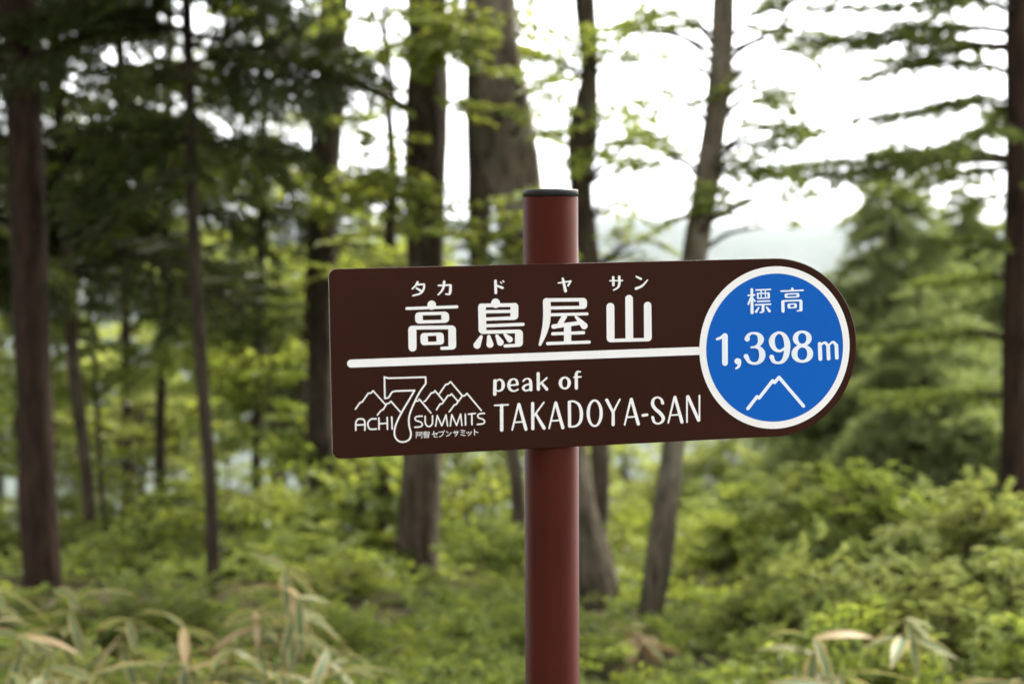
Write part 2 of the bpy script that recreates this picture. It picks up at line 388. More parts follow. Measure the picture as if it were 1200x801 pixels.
glyph(LT, G2, [[(364, 552), (379, 452), (422, 548), (461, 446), (476, 550)]], 13)
glyph(LT, G2, [[(502, 550), (515, 444), (560, 545), (598, 440), (611, 545)]], 13)
glyph(LT, G2, [[(642, 440), (645, 542)]], 14)
glyph(LT, G2, [[(672, 440), (735, 433)], [(703, 438), (705, 538)]], 14)
glyph(LT, G2, [['s', (822, 432), (778, 436), (758, 453), (770, 475), (806, 487), (822, 508), (810, 528), (755, 536)]], 14)
G3 = (484, 494)
for st in ([[(55, 180), (55, 285)], [(55, 180), (85, 178), (72, 210), (85, 235), (65, 245)], [(95, 185), (165, 180)], [(155, 182), (157, 280), (140, 280)], [(102, 205), (130, 203), (130, 240), (103, 242), (102, 205)]],
           [[(190, 175), (232, 172)], [(180, 200), (238, 196)], [(210, 178), (205, 205), (182, 228)], [(212, 205), (235, 225)], [(245, 180), (285, 177), (285, 215), (246, 218), (245, 180)], [(195, 235), (275, 230), (275, 272), (196, 276), (195, 235)], [(196, 255), (275, 252)]]):
    glyph(KJ, G3, st, 9, 15)
for st in ([[(335, 215), (430, 195), (405, 225)], [(365, 165), (368, 255), (385, 265), (425, 262)]], [[(452, 180), (535, 172), (525, 215), (500, 245), (465, 260)], [(548, 152), (556, 164)]],
           [[(590, 170), (615, 190)], [(588, 250), (635, 232), (670, 185)]], [[(705, 185), (800, 178)], [(735, 160), (738, 210)], [(775, 158), (777, 200), (765, 230), (740, 250)]],
           [[(840, 145), (910, 158)], [(845, 180), (900, 192)], [(835, 225), (915, 238)]], [[(945, 180), (955, 200)], [(975, 175), (985, 195)], [(1025, 170), (1010, 210), (970, 238)]], [[(1078, 130), (1080, 232)], [(1082, 165), (1140, 188)]]):
    glyph(KT, G3, st, 12, 15)
H1 = (565, 420)
glyph(LT, H1, [[(120, 208, 32), (118, 332, 32)], ['s', (125, 214), (162, 195), (190, 215, 26), (196, 250, 32), (188, 284, 26), (160, 303), (128, 297)]], 16)
glyph(LT, H1, [[(248, 252, 16), (334, 243, 16)], ['s', (330, 240, 26), (322, 205, 22), (295, 191, 15), (262, 206, 24), (249, 250, 32), (262, 288, 24), (297, 304, 16), (336, 288, 15)]], 16)
glyph(LT, H1, [['s', (384, 212), (400, 195), (428, 186), (450, 204, 26), (455, 240, 30), (456, 292, 30)], ['s', (450, 236), (402, 250, 18), (384, 275, 26), (400, 297, 18), (430, 295), (452, 276)]], 15)
glyph(LT, H1, [[(525, 140, 30), (527, 286, 30)], [(606, 181), (540, 240)], [(556, 226, 22), (606, 286, 28)]], 16)
glyph(LT, H1, [oval(775, 228, 42, 52, 32, 17)], 16)
glyph(LT, H1, [['s', (920, 123, 16), (894, 122, 18), (883, 145, 28), (882, 190, 30), (883, 276, 30)], [(860, 175), (925, 170)]], 15)
def cap_A(org, x, y):
    glyph(LT, org, [[(x, y + 6, 20), (x - 58, y + 245, 16)], [(x + 5, y + 6, 28), (x + 70, y + 238, 31)], [(x - 38, y + 175, 15), (x + 52, y + 169, 15)]], 16)
glyph(LT, H1, [[(117, 438), (243, 432)], [(182, 440, 32), (183, 668, 32)]], 15)
cap_A(H1, 340, 422)
glyph(LT, H1, [[(473, 420, 30), (475, 655, 30)], [(578, 410), (480, 545, 18)], [(505, 522, 24), (580, 650, 32)]], 15)
cap_A(H1, 686, 408)
glyph(LT, H1, [[(818, 408, 30), (820, 632, 30)], ['s', (818, 401, 17), (862, 401, 19), (910, 435, 26), (930, 510, 32), (920, 588, 28), (880, 630, 20), (822, 638, 17)]], 16)
K1 = (690, 430)
glyph(LT, K1, [oval(54, 431, 61, 120, 30, 19)], 16)
glyph(LT, K1, [[(168, 308, 30), (228, 425, 26)], [(290, 301, 16), (232, 415, 20)], [(228, 415, 28), (228, 537, 30)]], 16)
cap_A(K1, 394, 294)
glyph('hyphen', K1, [[(507, 452, 26), (545, 446, 26)]], 16)
glyph(LT, K1, [['s', (692, 336, 30), (678, 300, 22), (642, 282, 17), (607, 300, 24), (597, 345, 32), (622, 390, 32), (668, 430, 33), (697, 475, 32), (684, 512, 24), (645, 529, 17), (610, 510, 24), (598, 470, 28)]], 16)
cap_A(K1, 803, 275)
glyph(LT, (740, 420), [[(520, 352), (520, 594)], [(530, 357, 30), (628, 576, 30)], [(637, 346), (637, 580)]], 16)
# elevation disc
def disc(r, z, name, m, seg=96):
    a = Acc(); th = np.linspace(0, 2 * math.pi, seg, endpoint=False)
    a.add(np.vstack([[(0, 0, z)], np.c_[r * np.cos(th), r * np.sin(th), np.full(seg, z)]]), np.array([[0, 1 + q, 1 + (q + 1) % seg] for q in range(seg)]))
    return child(name, a.mesh(name, smooth=False), M[m], board, BM)
disc(RC, .00055, 'disc_rim', 'white'); 
disc(RC * .911, .00075, 'elevation_disc', 'blue')
_tb = to_board
def glyph2(name, org, strokes, wdef=16, sc=Z8, m='pale'):
    o = glyph(name, org, strokes, wdef, sc, m)
    co = np.zeros(len(o.data.vertices) * 3, np.float32); o.data.vertices.foreach_get('co', co); co[2::3] += .0007; o.data.vertices.foreach_set('co', co); o.data.update()
E1 = (850, 320); N1 = (825, 370)
glyph2(KJ, E1, [[(245, 152, 25), (248, 368, 30)], [(212, 208), (272, 203)], [(238, 225, 18), (212, 290, 16)], [(258, 240), (276, 262)], [(285, 158), (420, 152)], [(300, 190, 12), (405, 187, 12)], [(300, 190, 16), (302, 232, 16)], [(403, 190, 22), (404, 226, 22)],
    [(302, 236, 12), (405, 231, 12)], [(332, 160, 11), (333, 232, 11)], [(372, 158, 11), (373, 230, 11)], [(298, 265), (412, 260)], [(280, 297), (422, 290)], [(350, 297, 26), (350, 355, 26)], [(325, 368), (350, 362)], [(310, 322, 14), (285, 360, 24)], [(385, 320, 16), (410, 354, 26)]], 14)
glyph2(KJ, E1, [[(625, 146, 24), (625, 158, 24)], [(520, 168), (726, 160)], [(566, 204, 28), (567, 217, 28)], [(678, 200, 28), (678, 212, 28)], [(565, 196, 13), (680, 191, 13)], [(566, 226, 13), (680, 221, 13)], [(536, 268, 30), (538, 354, 30)], [(535, 260, 16), (708, 254, 16)],
    [(706, 266, 29), (706, 343, 29)], [(672, 352, 13), (705, 350, 15)], [(592, 299, 26), (593, 317, 26)], [(654, 296, 26), (655, 313, 26)], [(590, 291, 12), (655, 287, 12)], [(592, 325, 12), (656, 321, 12)]], 15)
NU = 'numeral'
glyph2(NU, N1, [[(193, 188, 54), (194, 440, 54)], ['s', (119, 217, 24), (155, 203, 26), (190, 178, 34)]])
glyph2('comma', N1, [[(312, 424, 58), (318, 426, 58)], ['s', (332, 436, 30), (322, 472, 26), (297, 492, 17)]])
glyph2(NU, N1, [['s', (402, 214, 50), (408, 188, 34), (432, 166, 24), (468, 161, 22), (508, 175, 36), (530, 215, 58), (516, 262, 40), (480, 287, 22), (440, 294, 19)], ['s', (470, 291, 18), (515, 302, 36), (540, 345, 58), (537, 395, 54), (508, 434, 34), (465, 445, 24), (418, 428, 32), (390, 378, 46)]])
glyph2(NU, N1, [['s', (768, 285, 26), (735, 316, 24), (695, 328, 26), (652, 300, 42), (632, 240, 56), (648, 188, 42), (698, 155, 24), (748, 182, 40), (774, 245, 56), (776, 310, 56), (764, 375, 52), (734, 424, 36), (688, 440, 24), (648, 424, 34), (630, 384, 44)]])
glyph2(NU, N1, [oval(918, 210, 64, 62, 50, 24), oval(918, 354, 74, 72, 56, 25)])
glyph2(LT, (690, 290), [[(866, 361, 15), (868, 417, 15)], [(897, 368, 14), (899, 416, 14)], [(928, 366, 14), (930, 413, 14)], ['s', (866, 368, 6), (884, 356, 9), (897, 369, 13)], ['s', (897, 368, 6), (915, 354, 9), (928, 367, 13)]], 12, 3.204)
glyph2('mountain_mark', (0, 0), [[(876, 478.3), (886.8, 464.4), (889.2, 466), (905, 445.8), (907.4, 447.8), (912.5, 441.8), (941.2, 475.4)]], 3.9, 1)

# ------------------------------------------------------------------ foliage prototypes (unit size, growing along +X, flat in XY)
def leaf_tris(pos, axis, nrm, L, Wd, fold=.25):
    """arrays (n,3),(n,3),(n,3),(n,),(n,) -> verts, faces: folded diamond leaves"""
    axis = axis / (np.linalg.norm(axis, axis=1)[:, None] + 1e-9)
    side = np.cross(nrm, axis); side /= np.linalg.norm(side, axis=1)[:, None] + 1e-9; up = np.cross(axis, side)
    L = L[:, None]; Wd = Wd[:, None]
    v0 = pos; v2 = pos + axis * L - up * L * .12
    mid = pos + axis * L * .45
    v1 = mid + side * Wd * .5 + up * Wd * fold; v3 = mid - side * Wd * .5 + up * Wd * fold
    V = np.stack([v0, v1, v2, v3], 1).reshape(-1, 3); b = np.arange(len(pos))[:, None] * 4
    F = np.stack([b + [0, 1, 2], b + [0, 2, 3]], 1).reshape(-1, 3)
    return V, F

def broad_spray(rng, nside=7, leaf=.17, flat=.06):
    pos, ax, tw = [], [], []
    def shoot(p0, ang, L, lv):
        n = max(3, int(L / .09)); a = ang; p = np.array(p0, float); path = [p.copy()]
        for q in range(n):
            a += rng.normal(0, .12); p = p + np.array([math.cos(a), math.sin(a), rng.normal(-.02, flat)]) * L / n; path.append(p.copy())
            if lv or q > 1:
                s = 1 if q % 2 else -1; la = a + s * rng.uniform(.5, 1.1); pos.append(p.copy()); ax.append([math.cos(la), math.sin(la), rng.normal(-.15, .2)])
        pos.append(p.copy()); ax.append([math.cos(a), math.sin(a), -.15]); tw.append((path, lv))
        return path
    mp = shoot((0, 0, 0), 0, 1, 0)
    for q in range(nside):
        t = .12 + .8 * q / nside; k = int(t * (len(mp) - 1)); s = 1 if q % 2 else -1
        shoot(mp[k], s * rng.uniform(.6, 1.1), (.55 - .4 * t) * rng.uniform(.8, 1.25), 1)
    pos = np.array(pos); ax = np.array(ax); n = len(pos)
    nrm = np.c_[rng.normal(0, .35, n), rng.normal(0, .35, n), np.ones(n)]
    L = leaf * rng.uniform(.7, 1.2, n); V, F = leaf_tris(pos, ax, nrm, L, L * rng.uniform(.5, .65, n))
    a = Acc()
    for path, lv in tw: tube(a, path, np.linspace(.012 if lv == 0 else .007, .003, len(path)), 3, cap=False)
    return V, F, np.concatenate(a.v), np.concatenate(a.f)

def whorl_spray(rng, tips=9, leaf=.14):
    pos, ax, nr = [], [], []; a = Acc()
    for q in range(tips):
        an = rng.uniform(0, 6.283); L = rng.uniform(.15, .75); e = np.array([math.cos(an) * L, math.sin(an) * L, rng.uniform(.15, .75) - .25 * L])
        m = e * .5 + rng.normal(0, .04, 3); tube(a, [np.zeros(3), m, e], [.012, .008, .004], 3, cap=False)
        for lev in (0, 1):
            k = rng.integers(4, 7); t0 = rng.uniform(0, 6.28); c = e if lev == 0 else e * .78 + m * .12
            for j in range(k):
                t = t0 + 6.283 * j / k; pos.append(c); ax.append([math.cos(t), math.sin(t), rng.uniform(.1, .5)]); nr.append([-.3 * math.cos(t), -.3 * math.sin(t), 1])
    pos = np.array(pos); n = len(pos); L = leaf * rng.uniform(.7, 1.2, n)
    V, F = leaf_tris(pos, np.array(ax), np.array(nr, float), L, L * .5)
    return V, F, np.concatenate(a.v), np.concatenate(a.f)

def fir_branch(rng, droop=.18, needle=.045, nside=16, dens=26, fluff=0.0):
    """flat feathery bough, unit length"""
    pos, ax, nr = [], [], []; a = Acc()
    n = 14; x = np.linspace(0, 1, n); sway = np.cumsum(rng.normal(0, .012, n))
    main = np.c_[x, sway, .10 * x - droop * x * x * 1.6]
    tube(a, main, np.linspace(.017, .004, n), 4, cap=False)
    for q in range(nside * 2):
        t = .14 + .84 * (q // 2) / nside; s = 1 if q % 2 else -1; k = t * (n - 1); i0 = int(k); p0 = main[i0] * (1 - k + i0) + main[min(n - 1, i0 + 1)] * (k - i0)
        if rng.random() < .22: continue
        L = (.48 * (1 - t) ** .8 + .06) * rng.uniform(.65, 1.2); an = s * rng.uniform(.75, 1.1)
        p1 = p0 + np.array([math.cos(an) * L, math.sin(an) * L, -L * rng.uniform(.05, .45)])
        pm = (p0 + p1) / 2 + [0, 0, .03 * L]; tube(a, [p0, pm, p1], [.006, .004, .002], 3, cap=False)
        m = max(4, int(dens * L / .4))
        for j in range(m):
            u = (j + .6) / m; c = p0 + (p1 - p0) * u; d = (p1 - p0) / (np.linalg.norm(p1 - p0) + 1e-9); pr = np.array([-d[1], d[0], 0])
            for sg in (-1, 1):
                pos.append(c); ax.append(d * .7 + pr * sg * .8 + rng.normal(0, .15, 3)); nr.append([0, 0, 1])
    pos = np.array(pos); n_ = len(pos); L = needle * rng.uniform(.8, 1.5, n_)
    if fluff: pos = pos + rng.normal(0, fluff, (n_, 3)); ax = np.array(ax) + rng.normal(0, .5, (n_, 3)); nr = rng.normal(0, 1, (n_, 3))
    V, F = leaf_tris(pos, np.array(ax), np.array(nr, float) + rng.normal(0, .3, (n_, 3)), L, L * .32)
    return V, F, np.concatenate(a.v), np.concatenate(a.f)

def larch_branch(rng, nside=13):
    pos, ax, nr = [], [], []; a = Acc(); n = 14; x = np.linspace(0, 1, n)
    main = np.c_[x, np.cumsum(rng.normal(0, .012, n)), -.05 * x + .03 * np.sin(x * 5) + np.cumsum(rng.normal(0, .009, n))]
    tube(a, main, np.linspace(.016, .004, n), 5, cap=False)
    def tufts(p0, p1):
        L = np.linalg.norm(p1 - p0); m = max(2, int(L / .020))
        for j in range(m):
            c = p0 + (p1 - p0) * (j + rng.uniform(.2, .8)) / m
            for _ in range(6):
                d = rng.normal(0, 1, 3); d[2] += .4; pos.append(c); ax.append(d); nr.append(rng.normal(0, 1, 3))
    tufts(main[3], main[-1])
    for q in range(nside * 2):
        t = .18 + .8 * (q // 2) / nside; s = 1 if q % 2 else -1; k = int(t * (n - 1)); p0 = main[k]
        L = (.24 * (1 - t) + .06) * rng.uniform(.4, 1.3); an = s * rng.uniform(.7, 1.2)
        p1 = p0 + np.array([math.cos(an) * L, math.sin(an) * L, -L * rng.uniform(-.1, .5)]); tube(a, [p0, p1], [.005, .002], 3, cap=False); tufts(p0, p1)
    pos = np.array(pos); n_ = len(pos); L = .032 * rng.uniform(.6, 1.4, n_)
    V, F = leaf_tris(pos, np.array(ax), np.array(nr, float), L, L * .24)
    return V, F, np.concatenate(a.v), np.concatenate(a.f)

PB = [broad_spray(np.random.default_rng(k)) for k in range(6)]
PW = [whorl_spray(np.random.default_rng(20 + k)) for k in range(5)]
PW2 = [whorl_spray(np.random.default_rng(30 + k), 12, .12) for k in range(4)]
PF = [fir_branch(np.random.default_rng(40 + k)) for k in range(5)]
PFL = [fir_branch(np.random.default_rng(60 + k), droop=.25, needle=.09, nside=12, dens=20, fluff=.035) for k in range(4)]
PL = [larch_branch(np.random.default_rng(80 + k)) for k in range(4)]

def place(fol, wood, proto, pos, yaw, tilt, roll, s):
    c = Matrix.Rotation(yaw, 3, 'Z') @ Matrix.Rotation(-tilt, 3, 'Y') @ Matrix.Rotation(roll, 3, 'X')
    R = np.array(c) * s; V, F, TV, TF = proto
    fol.add(V @ R.T + np.array(pos), F)
    if wood is not None: wood.add(TV @ R.T + np.array(pos), TF)

def finish(root, fol, wood, trunk, mf, mw, mt, fname='foliage'):
    o = root.location
    if trunk is not None: link('trunk', trunk.mesh('trunk', o), mt, root)
    if wood is not None and wood.n: link('branches', wood.mesh('branches', o), mw, root)['kind'] = 'stuff'
    if fol is not None and fol.n: link(fname, fol.mesh(fname, o, smooth=False), mf, root)['kind'] = 'stuff'

def trunk_path(pts, Y, top_h, flare=1.35, dy=0.0):
    """pixel outline points from the top of the frame down -> world path from ground to the tree top"""
    q = [P(x, y, Y) for x, y, w_ in pts][::-1]; r = [w_ * pxm(Y) / 2 for x, y, w_ in pts][::-1]
    path, rad = [], []
    d = (q[0] - q[1]); gz_ = ground_z(q[0].x, q[0].y) - .12
    if q[0].z > gz_ + .05:
        s = (gz_ - q[0].z) / min(-.2, d.z) if d.z < 0 else 0
        e = q[0] + Vector((d.x * s, d.y * s, gz_ - q[0].z)); 
        path += [e, e.lerp(q[0], .35)]; rad += [r[0] * flare, r[0] * (1 + (flare - 1) * .25)]
    path += q; rad += r
    t = (q[-1] - q[-2]).normalized(); cur = q[-1]; rr = r[-1]; n = 7; step = max(.1, (top_h - cur.z) / n)
    for k in range(1, n + 1):
        t = (t * .8 + Vector((0, 0, .25)) + Vector((random.gauss(0, .05), random.gauss(0, .05), 0))).normalized()
        cur = cur + t * step; path.append(cur); rad.append(rr * (1 - .82 * k / n))
    pr = catmull([(*p, r_) for p, r_ in zip(path, rad)], 6)
    return pr[:, :3], np.maximum(pr[:, 3], .004)

def straight_path(xy, h, r=.16):
    z = np.linspace(ground_z(*xy) - .12, h, 30); t = (z - z[0]) / (h - z[0])
    return np.c_[xy[0] + .15 * np.sin(z * .6), xy[1] + .1 * np.cos(z * .5), z], r * (1 - .9 * t) + .004

def at_height(path, z):
    k = int(np.argmin(np.abs(path[:, 2] - z))); return path[k], k

def limb(wood, p0, p1, r0, r1, sag=.08, n=7, seg=5):
    p0 = np.array(p0, float); p1 = np.array(p1, float); L = np.linalg.norm(p1 - p0); m = (p0 + p1) / 2 + np.array([random.gauss(0, .07), random.gauss(0, .07), sag + random.gauss(0, .05)]) * L
    c = catmull([p0, m, p1], n); tube(wood, c, np.linspace(r0, r1, len(c)), seg, cap=False); return c

def crown(fol, wood, path, rad, centre, rx, ry, rz, nclump, nspray, s, protos, rng, shell=.0, limb_r=.02, tilt=.25, spread=.55):
    """leafy clumps on limbs that leave the stem below them"""
    c = np.array(centre)
    for _ in range(nclump):
        d = rng.normal(0, 1, 3); d /= np.linalg.norm(d); u = rng.uniform(shell, 1) ** (1 / 2.2)
        cl = c + d * np.array([rx, ry, rz]) * u
        # limb start: stem point somewhat below the clump
        zt = cl[2] - .5 * math.hypot(cl[0] - c[0], cl[1] - c[1]) - .1
        k = int(np.argmin(np.abs(path[:, 2] - zt))); p0 = path[k]
        lb = limb(wood, p0, cl, min(limb_r, rad[k] * .6), .004)
        for _ in range(nspray):
            t = rng.uniform(.55, 1); b = lb[int(t * (len(lb) - 1))]; yaw = math.atan2(cl[1] - p0[1], cl[0] - p0[0]) + rng.normal(0, 1.0)
            b = b + rng.normal(0, spread * s * .35, 3) * [1, 1, .5]
            place(fol, wood, protos[rng.integers(len(protos))], b, yaw, rng.normal(0, tilt), rng.normal(0, .3), s * rng.uniform(.7, 1.25))

def broad_tree(name, label, pts, Y, top_h, bk, lf, group=None, crowns=(), extra=None, protos=PB, seg=16, rough=.10, cat='tree', high=(5, 30), flare=1.4, seed=0, hs=.8):
    rng = np.random.default_rng(1000 + seed); path, rad = trunk_path(pts, Y, top_h, flare)
    root = empty(name, (path[0][0], path[0][1], path[0][2] + .1), label, cat, group)
    tr = Acc(); tube(tr, path, rad, seg, rough, seed * 1.7)
    fol, wood = Acc(), Acc()
    if high:
        h0 = high[0]; cz = (h0 + top_h) / 2 + .4; p, _ = at_height(path, cz)
        crown(fol, wood, path, rad, (p[0], p[1], cz), 1.9, 1.9, (top_h - h0) / 2 + .3, high[1] // 6, 6, hs, protos, rng, limb_r=.04)
    for (px, py, dY, wx, wy, dz, nc, ns, s) in crowns:
        q = P(px, py, Y + dY); crown(fol, wood, path, rad, q, wx * pxm(Y), dz, wy * pxm(Y), nc, ns, s, protos, rng, limb_r=.014)
    if extra: extra(root, path, rad, fol, wood, rng)
    finish(root, fol, wood, tr, lf, M['twig'], bk)
    return root

def conifer(name, label, pts, Y, top_h, bk, lf, group=None, xy=None, protos=PF, z0=.6, z1=None, step=.22, len0=1.3, per=4, seed=0, seg=12, tilt=-.12, cat='tree', rough=.08, lmin=.35, gap=None, skip=None):
    rng = np.random.default_rng(2000 + seed); path, rad = trunk_path(pts, Y, top_h, 1.3) if xy is None else straight_path(xy, top_h)
    root = empty(name, (path[0][0], path[0][1], path[0][2] + .1), label, cat, group)
    tr = Acc(); tube(tr, path, rad, seg, rough, seed * 1.3); fol, wood = Acc(), Acc()
    z = z0
    while z < top_h - .1:
        t = (z - z0) / (top_h - z0); Lb = max(lmin, len0 * (1 - t) ** .75 * rng.uniform(.75, 1.15))
        for q in range(per):
            if rng.random() < .12: continue
            yaw = rng.uniform(0, 2 * math.pi); p, k = at_height(path, z + rng.uniform(-.1, .1))
            if skip and skip(yaw, p): continue
            place(fol, wood, protos[rng.integers(len(protos))], p, yaw, rng.normal(tilt, .22), rng.normal(0, .4), Lb * rng.uniform(.75, 1.15))
        z += step * rng.uniform(.8, 1.25) * (1 + .8 * max(0, z - 4) / 4)
    finish(root, fol, wood, tr, lf, M['bark_dark'], bk, 'needles')
    return root

# ------------------------------------------------------------------ the trees that stand out one by one
conifer('conifer_tree', 'thick straight reddish-brown conifer trunk, the stoutest among the dark firs', [(18, -20, 43), (27, 100, 42), (38, 400, 42), (46, 600, 43), (52, 730, 49)], 9.7, 11, M['bark_red'], M['fir'], protos=PF, z0=2.9, step=.35, len0=2.2, per=3, seed=1, seg=18)
conifer('fir_tree', 'slender dark fir with a pale lower stem beside the stout reddish trunk', [(62, -20, 15), (70, 150, 15), (84, 400, 16), (102, 560, 15), (107, 650, 16)], 11.6, 8, M['bark_brown'], M['fir'], z0=1.35, step=.25, len0=1.4, per=3, seed=2)
conifer('fir_tree', 'slim dark fir with a gently curving bare lower stem above the bamboo grass', [(218, -20, 13), (222, 100, 13), (228, 300, 14), (236, 430, 15), (246, 560, 15), (251, 715, 17)], 9.6, 7, M['bark_dark'], M['fir'], z0=1.85, step=.2, len0=1.0, per=4, seed=3)
conifer('fir_tree', 'thin dark fir with a crooked side limb, behind the slim curving fir', [(197, 120, 10), (193, 330, 12), (188, 480, 13), (188, 640, 14)], 12.6, 6.5, M['bark_dark'], M['fir'], z0=1.3, step=.27, len0=1.1, per=3, seed=4)
conifer('fir_tree', 'dark fir filling the gap between the reddish trunk and the slim curving fir', [(140, -20, 12), (143, 200, 12), (148, 420, 13), (150, 600, 14)], 13.5, 7.5, M['bark_dark'], M['fir'], z0=1.4, step=.29, len0=1.3, per=3, seed=5)
conifer('fir_tree', 'young dark fir with drooping boughs close to the dark straight trunk', [(310, -20, 10), (308, 200, 10), (302, 420, 12), (300, 600, 12)], 12.8, 5.2, M['bark_dark'], M['fir'], z0=1.6, step=.24, len0=.85, per=3, seed=6)
conifer('fir_tree', 'dark fir whose boughs reach in from beyond the stout reddish trunk', [(-60, -20, 20), (-58, 300, 22), (-55, 700, 24)], 11, 9, M['bark_dark'], M['fir'], z0=1.7, step=.28, len0=1.5, per=4, seed=7)

def dead_twig(root, path, rad, fol, wood, rng): pass
broad_tree('straight_tree', 'dark straight trunk standing farther back, partly behind the end of the board', [(393, -20, 34), (388, 100, 33), (380, 250, 32), (376, 400, 31), (375, 560, 30)], 11.9, 9, M['bark_dark'], M['leaf_mid'], crowns=[(420, 300, -.4, 60, 30, .5, 3, 2, .35), (330, 20, 0, 60, 40, .6, 4, 2, .4)], seed=11, seg=18)
broad_tree('thin_tree', 'very thin dark stem rising beside the dark straight trunk', [(364, 240, 6), (358, 400, 8), (355, 570, 9)], 13.2, 4.6, M['bark_dark'], M['leaf_mid'], high=None, crowns=[(350, 330, 0, 45, 60, .5, 6, 3, .4)], seed=12, seg=8)
def big_limb(root, path, rad, fol, wood, rng):
    Y = 10.3
    pts = [P(478, 128, Y), P(440, 108, Y + .1), P(400, 92, Y + .25), P(355, 72, Y + .4), P(318, 45, Y + .5), P(285, 12, Y + .6), P(262, -20, Y + .6)]
    c = catmull([tuple(p) for p in pts], 6); la = Acc(); tube(la, c, np.linspace(.028, .014, len(c)), 7, .1, 3.3); lo = link('limb', la.mesh('limb', root.location), M['bark_brown'], root); lo['label'] = 'long crooked limb reaching across to the firs'
    for pp in ([(466, 122), (446, 70), (432, 0), (428, -30)], [(462, 118), (455, 60), (436, 10), (425, -25)]):
        q = catmull([tuple(P(x, y, Y)) for x, y in pp], 6); tube(wood, q, np.linspace(.013, .006, len(q)), 5)
    for (x, y, s) in ((300, 60, .35), (330, 20, .4), (360, 45, .3), (420, 95, .35), (455, 60, .3), (470, 20, .4), (440, 130, .35)):
        for _ in range(2): place(fol, wood, PB[rng.integers(6)], P(x + rng.normal(0, 12), y + rng.normal(0, 10), Y + rng.normal(0, .3)), rng.uniform(0, 6.28), rng.normal(0, .25), rng.normal(0, .3), s)
broad_tree('straight_tree', 'stout brown trunk crossed by a long crooked limb, leafy sprays along it', [(501, -20, 46), (500, 100, 47), (498, 200, 47), (499, 320, 44), (495, 450, 46), (492, 600, 48), (489, 680, 53)], 10.4, 10, M['bark_brown'], M['leaf_spring'],
    crowns=[(440, 215, -.3, 55, 25, .5, 6, 3, .36), (500, 130, -.6, 45, 60, .3, 3, 1, .3), (525, 15, -.5, 70, 25, .4, 6, 3, .4), (430, 290, .2, 40, 30, .5, 4, 3, .35)], extra=big_limb, seed=13, seg=24, rough=.15)
broad_tree('thin_tree', 'thin crooked stem close beside the stout brown trunk', [(452, 90, 8), (460, 200, 13), (456, 300, 15), (452, 420, 15), (450, 600, 16)], 11.4, 4.2, M['bark_dark'], M['leaf_spring'], high=None, crowns=[(440, 240, 0, 50, 50, .5, 5, 3, .35)], seed=14, seg=10)
def knots(root, path, rad, fol, wood, rng): pass
broad_tree('leaning_tree', 'thick grey-brown trunk with rough bark, passing behind the top of the signpost', [(573, -20, 58), (578, 60, 60), (590, 150, 66), (604, 225, 60), (622, 310, 56), (646, 430, 50), (671, 550, 40), (685, 620, 40), (699, 690, 52)], 9.6, 9.5, M['bark_grey'], M['leaf_spring'],
    crowns=[(620, 115, -.4, 40, 30, .4, 4, 2, .3), (560, 250, -.4, 40, 40, .3, 4, 3, .28), (600, 285, -.4, 40, 25, .3, 4, 2, .3), (548, 25, -.3, 40, 25, .4, 5, 3, .34)], seed=15, seg=28, rough=.24, flare=1.6)
broad_tree('thin_tree', 'straight dark stem tucked close behind the thick grey-brown trunk', [(560, 40, 26), (562, 120, 32), (563, 200, 32), (562, 260, 26), (562, 320, 22), (577, 420, 20), (604, 550, 18), (608, 640, 19)], 10.2, 7, M['bark_brown'], M['leaf_spring'], high=(4.5, 30), seed=16, seg=14)
broad_tree('crooked_tree', 'crooked dark trunk with a swollen knot just beyond the signpost cap', [(684, -20, 27), (689, 50, 24), (690, 95, 21), (684, 150, 34), (681, 185, 31), (681, 230, 27), (689, 300, 28), (697, 420, 25), (704, 560, 22), (700, 640, 24)], 10.6, 8, M['bark_brown'], M['leaf_mid'],
    crowns=[(700, 150, -.3, 60, 25, .5, 4, 2, .32), (745, 165, -.2, 60, 20, .5, 3, 1, .36), (640, 120, 0, 40, 30, .5, 4, 2, .32), (740, 290, -.2, 45, 12, .4, 3, 2, .3), (645, 45, -.2, 35, 30, .4, 4, 2, .3), (735, 55, 0, 40, 30, .4, 3, 2, .28), (725, 225, 0, 35, 20, .3, 3, 1, .26)], seed=17, seg=18, rough=.15)
broad_tree('leaning_tree', 'slender leaning trunk with mottled bark, its foot among dry bamboo grass', [(849, -20, 27), (842, 100, 27), (830, 200, 30), (814, 300, 27), (800, 420, 27), (787, 540, 27), (774, 640, 31), (760, 738, 30)], 9.0, 8.5, M['bark_grey'], M['leaf_mid'],
    crowns=[(860, 150, -.2, 55, 20, .5, 3, 2, .32), (905, 160, 0, 50, 18, .5, 3, 2, .34), (790, 180, 0, 50, 20, .4, 2, 2, .3), (890, 235, 0, 25, 12, .3, 2, 1, .28), (815, 240, -.2, 20, 30, .2, 4, 2, .22), (885, 110, .2, 45, 30, .4, 3, 2, .28), (935, 55, .3, 50, 25, .4, 3, 1, .26), (765, 20, .2, 40, 20, .4, 3, 2, .28), (890, 20, .2, 40, 20, .4, 2, 1, .26), (880, 270, .2, 30, 15, .3, 2, 1, .24), (770, 70, .3, 40, 40, .4, 3, 2, .28)], seed=18, seg=18, rough=.2)

